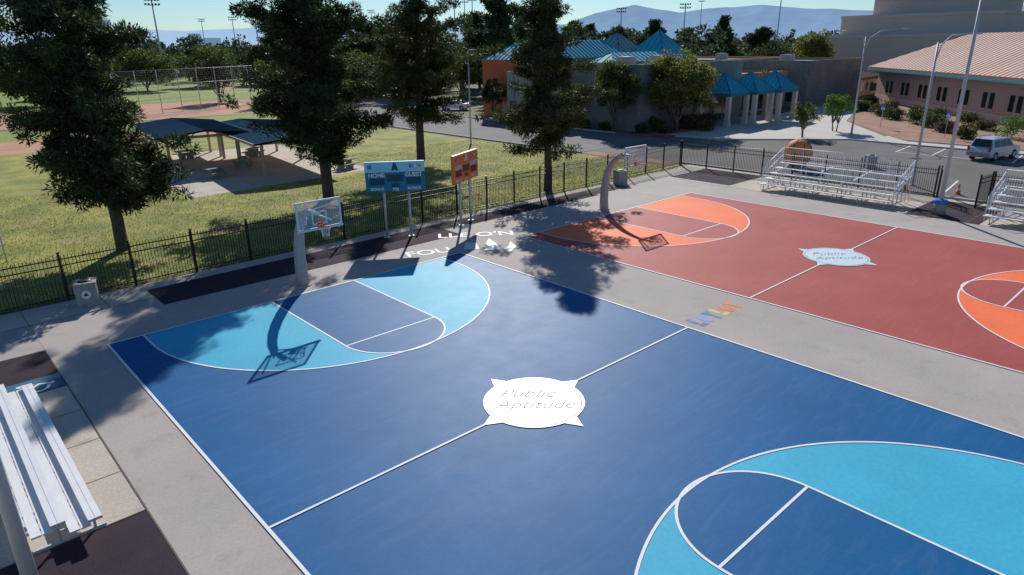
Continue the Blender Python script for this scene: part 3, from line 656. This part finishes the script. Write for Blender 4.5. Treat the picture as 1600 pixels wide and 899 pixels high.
# ------------------------------------------------------------------ vehicles
def car(loc,rz,paint,suv=True):
    E=empty('parked_car',loc,rz);Hh=1.78 if suv else 1.45;L2=2.35
    prof=[(-L2,.45),(-L2-.03,.75),(-L2+.05,1.02),(-L2+.25 if suv else -1.7,1.08 if suv else 1.02),(-L2+.55 if suv else -1.15,Hh-.06),(-L2+.9 if suv else -.8,Hh),(.35,Hh),(.65,Hh-.07),(1.25,1.12 if suv else .98),(2.1,.98 if suv else .85),(L2,.8),(L2+.03,.45),(L2-.1,.3),(-L2+.1,.3)]
    def hw(z): return .92 if z<1.0 else .92-(z-1.0)*.28
    mb=MB();n=len(prof);vs=[(x,-hw(z),z) for x,z in prof]+[(x,hw(z),z) for x,z in prof]
    mb.add(vs,[tuple(range(n)),tuple(reversed(range(n,2*n)))]+[(i,n+i,n+(i+1)%n,(i+1)%n) for i in range(n)],paint);mb.obj('body',E,bevel=.04)
    mb=MB();zt=Hh-.12;zb=1.10 if suv else 1.02;xr=-L2+.5 if suv else -1.2
    for s in(-1,1):
        for x0,x1,x2,x3 in((xr,-.95,-.95,xr+.12),(-.87,.0,.0,-.87),(.08,1.02,.52,.08)):
            p=[(x0,zb),(x1,zb),(x2,zt),(x3,zt)];q=[(x,s*(hw(z)+.012),z) for x,z in p];mb.add(q if s<0 else q[::-1],[(0,1,2,3)],'glass')
    xa=-L2+.26 if suv else -1.68;xb=-L2+.50 if suv else -1.2
    mb.add([(xa-.03,-.72,zb+.03),(xa-.03,.72,zb+.03),(xb-.03,.62,zt+.02),(xb-.03,-.62,zt+.02)],[(3,2,1,0)],'glass')
    mb.add([(1.25,-.78,zb),(1.25,.78,zb),(.70,.66,zt+.03),(.70,-.66,zt+.03)],[(0,1,2,3)],'glass');mb.obj('windows',E)
    mb=MB()
    for x in(-1.45,1.45):
        for s in(-1,1): mb.tube([(x,s*.70,.36),(x,s*.93,.36)],.37,'tyre',20);mb.tube([(x,s*.93,.36),(x,s*.945,.36)],.21,'steel',14)
    mb.obj('wheels',E);mb=MB()
    for s in(-1,1): mb.box((-L2-.01,s*.80,.98),(.09,.16,.34),'tail');mb.box((L2,s*.72,.72),(.08,.3,.15),'white')
    mb.box((-L2-.05,0,.55),(.12,1.75,.2),'bin');mb.box((-L2-.04,0,.84),(.03,.5,.13),'white')
    if suv:
        for s in(-1,1): mb.tube([(-1.7,s*.62,Hh+.07),(.3,s*.62,Hh+.07)],.02,'black',5)
    mb.obj('fittings',E)
car((63.6,-9.9,.01),math.radians(-12),'carsil');car((62.5,61,.01),math.radians(120),'carwht',False)
# ------------------------------------------------------------------ trees
pine('pine_tree',(3.6,12.5,0),14.4,4.5,2.2,'pine',(-.9,.3),150,90,1,.20,.56,.58,.30,.07)
pine('pine_tree',(16.9,16.1,0),17.8,4.7,2.2,'pine',(0,.3),165,95,2,.14,.60,.68,.30,.075)
pine('pine_tree',(30.5,24.8,0),17.6,6.0,3.0,'pine2',(.3,0),120,85,5,.26,.6,.82,.30,.07)
pine('pine_tree',(28.7,7.4,0),13.2,3.9,2.6,'pine2',(0,.1),120,80,8,.18,.52,.70,.30,.065)
broadleaf('shade_tree',(62.6,20.6,0),8.9,4.5,'leafy',1.4,95,180,.26,4,.22,3)
broadleaf('shade_tree',(56.6,24.6,0),8.2,2.9,'leaf',1.6,60,150,.26,5,.24,2)
broadleaf('shade_tree',(57,31.5,0),5.0,1.7,'leaf',1.5,40,110,.24,6,.25,1)
broadleaf('shade_tree',(86.5,22.6,0),5.5,2.2,'leaf',1.5,40,110,.26,36,.25,1)
broadleaf('shade_tree',(122,42,0),10,4.5,'leafd',2,60,110,.4,37,.25)
broadleaf('shade_tree',(57.2,46,0),5.6,1.8,'leafd',1.5,40,110,.24,38,.25,1)
broadleaf('young_tree',(66.2,7.4,0),3.6,1.6,'leaf',1.0,30,90,.18,7,.25,2);broadleaf('young_tree',(73.5,7.3,0),4.4,2.0,'shrubg',1.2,36,100,.2,8,.25,2)
broadleaf('shade_tree',(-4.5,38,0),11,4.5,'leafy',2,80,150,.28,9,.22);broadleaf('shade_tree',(-3.5,24,0),10.5,3.2,'leafy',2,70,150,.22,19,.22)
for i,(x,y,h,r) in enumerate(((46,160,10,7.5),(64,168,10.5,8),(80,164,11,8),(30,150,10,7.5),(98,160,11,7),(18,128,9,6))): broadleaf('willow_tree',(x,y,0),h,r,'leaf',.8,70,110,.6,20+i,.26)
for i,(x,y,h,r,k) in enumerate(((53,76,8.5,4.5,'leafd'),(62,88,9.5,5,'leaf'),(73,97,10,5,'leafd'),(50,93,9,5,'leaf'),(84,86,10,5,'leafd'),(92,104,12,6,'leafd'),(62,108,10,5.5,'leafd'),(47,68,5,2.8,'leafy'),(76,76,9,4.5,'leaf'),(100,120,12,6,'leafd'),(80,118,11,6,'leaf'),(44,108,9,5,'leafd'))):
    broadleaf('shade_tree',(x,y,0),h,r,k,1.2,55,100,.4,60+i,.26)
broadleaf('shade_tree',(150,46,0),12,5,'leafy',3,60,110,.5,31,.25);broadleaf('shade_tree',(112,62,0),9,4,'leafd',2,50,110,.45,32,.25)
for i,(az,r,h,R) in enumerate(((48.6,135,19,6.5),(50.2,165,16,6.5),(46.5,170,17,7),(42.5,175,14,6),(56,140,15,6),(59,150,13,7),(62.5,150,13,7),(54,165,15,7),(57.5,170,13.5,7),(36.4,210,15,8),(34.0,235,13,8),(31.3,220,16,8),(28.5,240,13,7),(39,200,13,7),(41.5,250,15,8),(66,210,13,8),(44.5,230,16,8))):
    pine('background_pine',pol(az,r),h,R*random.uniform(.8,1.15),random.uniform(.5,2.5),'leafd',(random.uniform(-1,1),0),70,34,40+i,.2,1.2,random.uniform(.5,.9),.7,.32)
cs=[];cr=[]
def row(n,a0,a1,r0,r1,h0,h1,w0,w1,sub=12):
    for i in range(n):
        az=random.uniform(a0,a1);r=random.uniform(r0,r1);p=pol(az,r);h=random.uniform(h0,h1);w=random.uniform(w0,w1)
        for j in range(sub):
            a=random.uniform(0,6.28);t=random.random();q=random.random()**.5*math.sqrt(max(.05,1-(t-.25)**2*1.6 if t>.25 else 1))
            cs.append((p[0]+w*.7*q*math.cos(a),p[1]+w*.7*q*math.sin(a),h*(.08+.86*t)));cr.append(w*.32*(1-.4*t))
row(170,61,92,222,300,8,13.5,4,6.5);row(130,31,61,195,290,9,14.5,4,6.5);row(60,5,30,235,320,8,13,4,6)
row(200,5,92,300,480,8,13,5,8);row(160,5,92,480,900,7,12,9,14)
P,D,l,w=clumps(cs,cr,26,1.05,.7,flat=.8);leaves('distant_tree_row',P,D,l,w,'leaff')
cs=[];cr=[]
for i in range(700):
    az=random.uniform(3,94);r=random.uniform(900,3500);p=pol(az,r);cs.append((p[0],p[1],random.uniform(2,8)));cr.append(random.uniform(10,20))
P,D,l,w=clumps(cs,cr,30,6,4,flat=.3);leaves('distant_woodland',P,D,l,w,'leaff')
# shrubs
for i,(x,y,R,H,k) in enumerate(((66,21.3,1.4,1.7,'shrub'),(67.3,19.4,1.2,1.9,'shrubb'),(64.5,17.9,1.1,1.3,'shrubb'),(61,22.3,1.2,1.6,'shrub'),(65,19.6,1.3,1.6,'shrubb'),(68.5,20.8,1.1,1.4,'shrubb'),(58.5,22,.9,1.2,'shrub'),(60,20,.9,.9,'shrubb'),
 (57.4,26.5,.9,1.1,'shrub'),(57.3,29.5,.9,1.2,'shrub'),(57.4,34,.8,1.2,'shrub'),(57.4,40,.8,1,'shrubb'),(57.3,37,.9,1.3,'shrub'),(57.4,43.5,.9,1.3,'shrub'),
 (99,14,1.3,1.5,'shrub'),(96,11.5,1.3,1.4,'shrub'),(93,9.5,1.2,1.4,'shrubb'),(90,7.2,1.4,1.6,'shrub'),(87,3.5,1.5,1.8,'shrub'),(84,1,1.5,1.9,'shrub'),(95,6,1.3,1.5,'shrub'),(91,2.5,1.4,1.7,'shrub'),(88,-1.5,1.4,1.7,'shrub'),(102,12,1.3,1.5,'shrubb'),
 (79.5,-8,2.1,2.7,'shrubg'),(76,-4.5,1.2,1.4,'shrub'),(80,-1.5,1.1,1.3,'shrubb'),(106,16,1.3,1.5,'shrub'),(85,-4,1.2,1.4,'shrubb'),(86,-12,2,2.3,'shrub'))):
    shrub('shrub',(x,y,0),R,H,k,i,60,.2)
# ------------------------------------------------------------------ mountains
def mountains(name,R,prof,k,depth,seed):
    azs=np.linspace(-5,98,420);pa=[p[0] for p in prof][::-1];ph=[p[1] for p in prof][::-1]
    h=np.interp(azs,pa,ph);r=np.random.default_rng(seed);nz=np.zeros_like(azs)
    for o in range(5):
        c=r.normal(size=12*2**o+2);nz+=np.interp(np.linspace(0,len(c)-1,len(azs)),np.arange(len(c)),c)*.5**o
    h=np.maximum(h*R*(1+.05*nz),5)+9
    rows=7;mb=MB();vs=[]
    for j in range(rows):
        f=j/(rows-1)
        for i,a in enumerate(azs):
            rr=R-depth*(1-f);hh=h[i]*f**1.3*(1+.12*math.sin(i*.9+j*2.1)*(1-f));x,y,_=pol(a,rr);vs.append((x,y,hh))
    n=len(azs);mb.add(vs,[(j*n+i+1,j*n+i,(j+1)*n+i,(j+1)*n+i+1) for j in range(rows-1) for i in range(n-1)],k,True);mb.obj(name)
K=1/1060
def e(u,v,az): return (az,max(0,(82-.0144*u-v))*K*math.cos(math.radians(az-47.8)))
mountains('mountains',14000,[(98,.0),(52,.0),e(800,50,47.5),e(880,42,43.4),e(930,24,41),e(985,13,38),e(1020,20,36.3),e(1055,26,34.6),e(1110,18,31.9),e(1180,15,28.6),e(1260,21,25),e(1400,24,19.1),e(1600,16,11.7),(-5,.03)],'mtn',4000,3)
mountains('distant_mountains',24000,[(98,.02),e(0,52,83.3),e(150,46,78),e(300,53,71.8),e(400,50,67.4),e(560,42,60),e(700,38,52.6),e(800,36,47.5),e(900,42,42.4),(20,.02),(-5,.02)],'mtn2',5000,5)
# ------------------------------------------------------------------ camera, light, sky
q=(-3.9905,-24.8599,9.427,0.834,-0.3439,-0.014,1059.9148)
y,p,r=q[3:6];f=Vector((math.cos(p)*math.cos(y),math.cos(p)*math.sin(y),math.sin(p)));rt=Vector((math.sin(y),-math.cos(y),0));up=rt.cross(f)
r2=rt*math.cos(r)+up*math.sin(r);u2=-rt*math.sin(r)+up*math.cos(r)
cam=bpy.data.cameras.new('camera');cam.sensor_width=36;cam.lens=q[6]/1600*36;cam.clip_end=60000;cam.clip_start=.1
co=bpy.data.objects.new('camera',cam);COL.objects.link(co)
mw=Matrix(((r2.x,u2.x,-f.x,q[0]),(r2.y,u2.y,-f.y,q[1]),(r2.z,u2.z,-f.z,q[2]),(0,0,0,1)));co.matrix_world=mw;S.camera=co
AZ=math.radians(48.5);EL=math.radians(30.8)
sl=bpy.data.lights.new('sun','SUN');sl.energy=5.0;sl.angle=math.radians(.5);sl.color=(1,.96,.90)
so=bpy.data.objects.new('sun',sl);COL.objects.link(so);sd=Vector((math.cos(EL)*math.cos(AZ),math.cos(EL)*math.sin(AZ),math.sin(EL)));so.rotation_euler=sd.to_track_quat('Z','Y').to_euler();so.location=(0,0,40)
w=bpy.data.worlds.new('World');S.world=w;w.use_nodes=True;nt=w.node_tree
sk=nt.nodes.new('ShaderNodeTexSky');sk.sky_type='NISHITA';sk.sun_disc=False;sk.sun_elevation=EL;sk.sun_rotation=math.radians(90)-AZ;sk.air_density=1.0;sk.dust_density=.1;sk.ozone_density=3
tn=nt.nodes.new('ShaderNodeMix');tn.data_type='RGBA';tn.blend_type='MULTIPLY';tn.inputs[0].default_value=1;tn.inputs[7].default_value=(.68,.87,1.05,1)
nt.links.new(sk.outputs[0],tn.inputs[6]);nt.links.new(tn.outputs[2],nt.nodes['Background'].inputs[0]);nt.nodes['Background'].inputs[1].default_value=.085
S.view_settings.view_transform='Standard';S.view_settings.look='None';S.view_settings.exposure=0
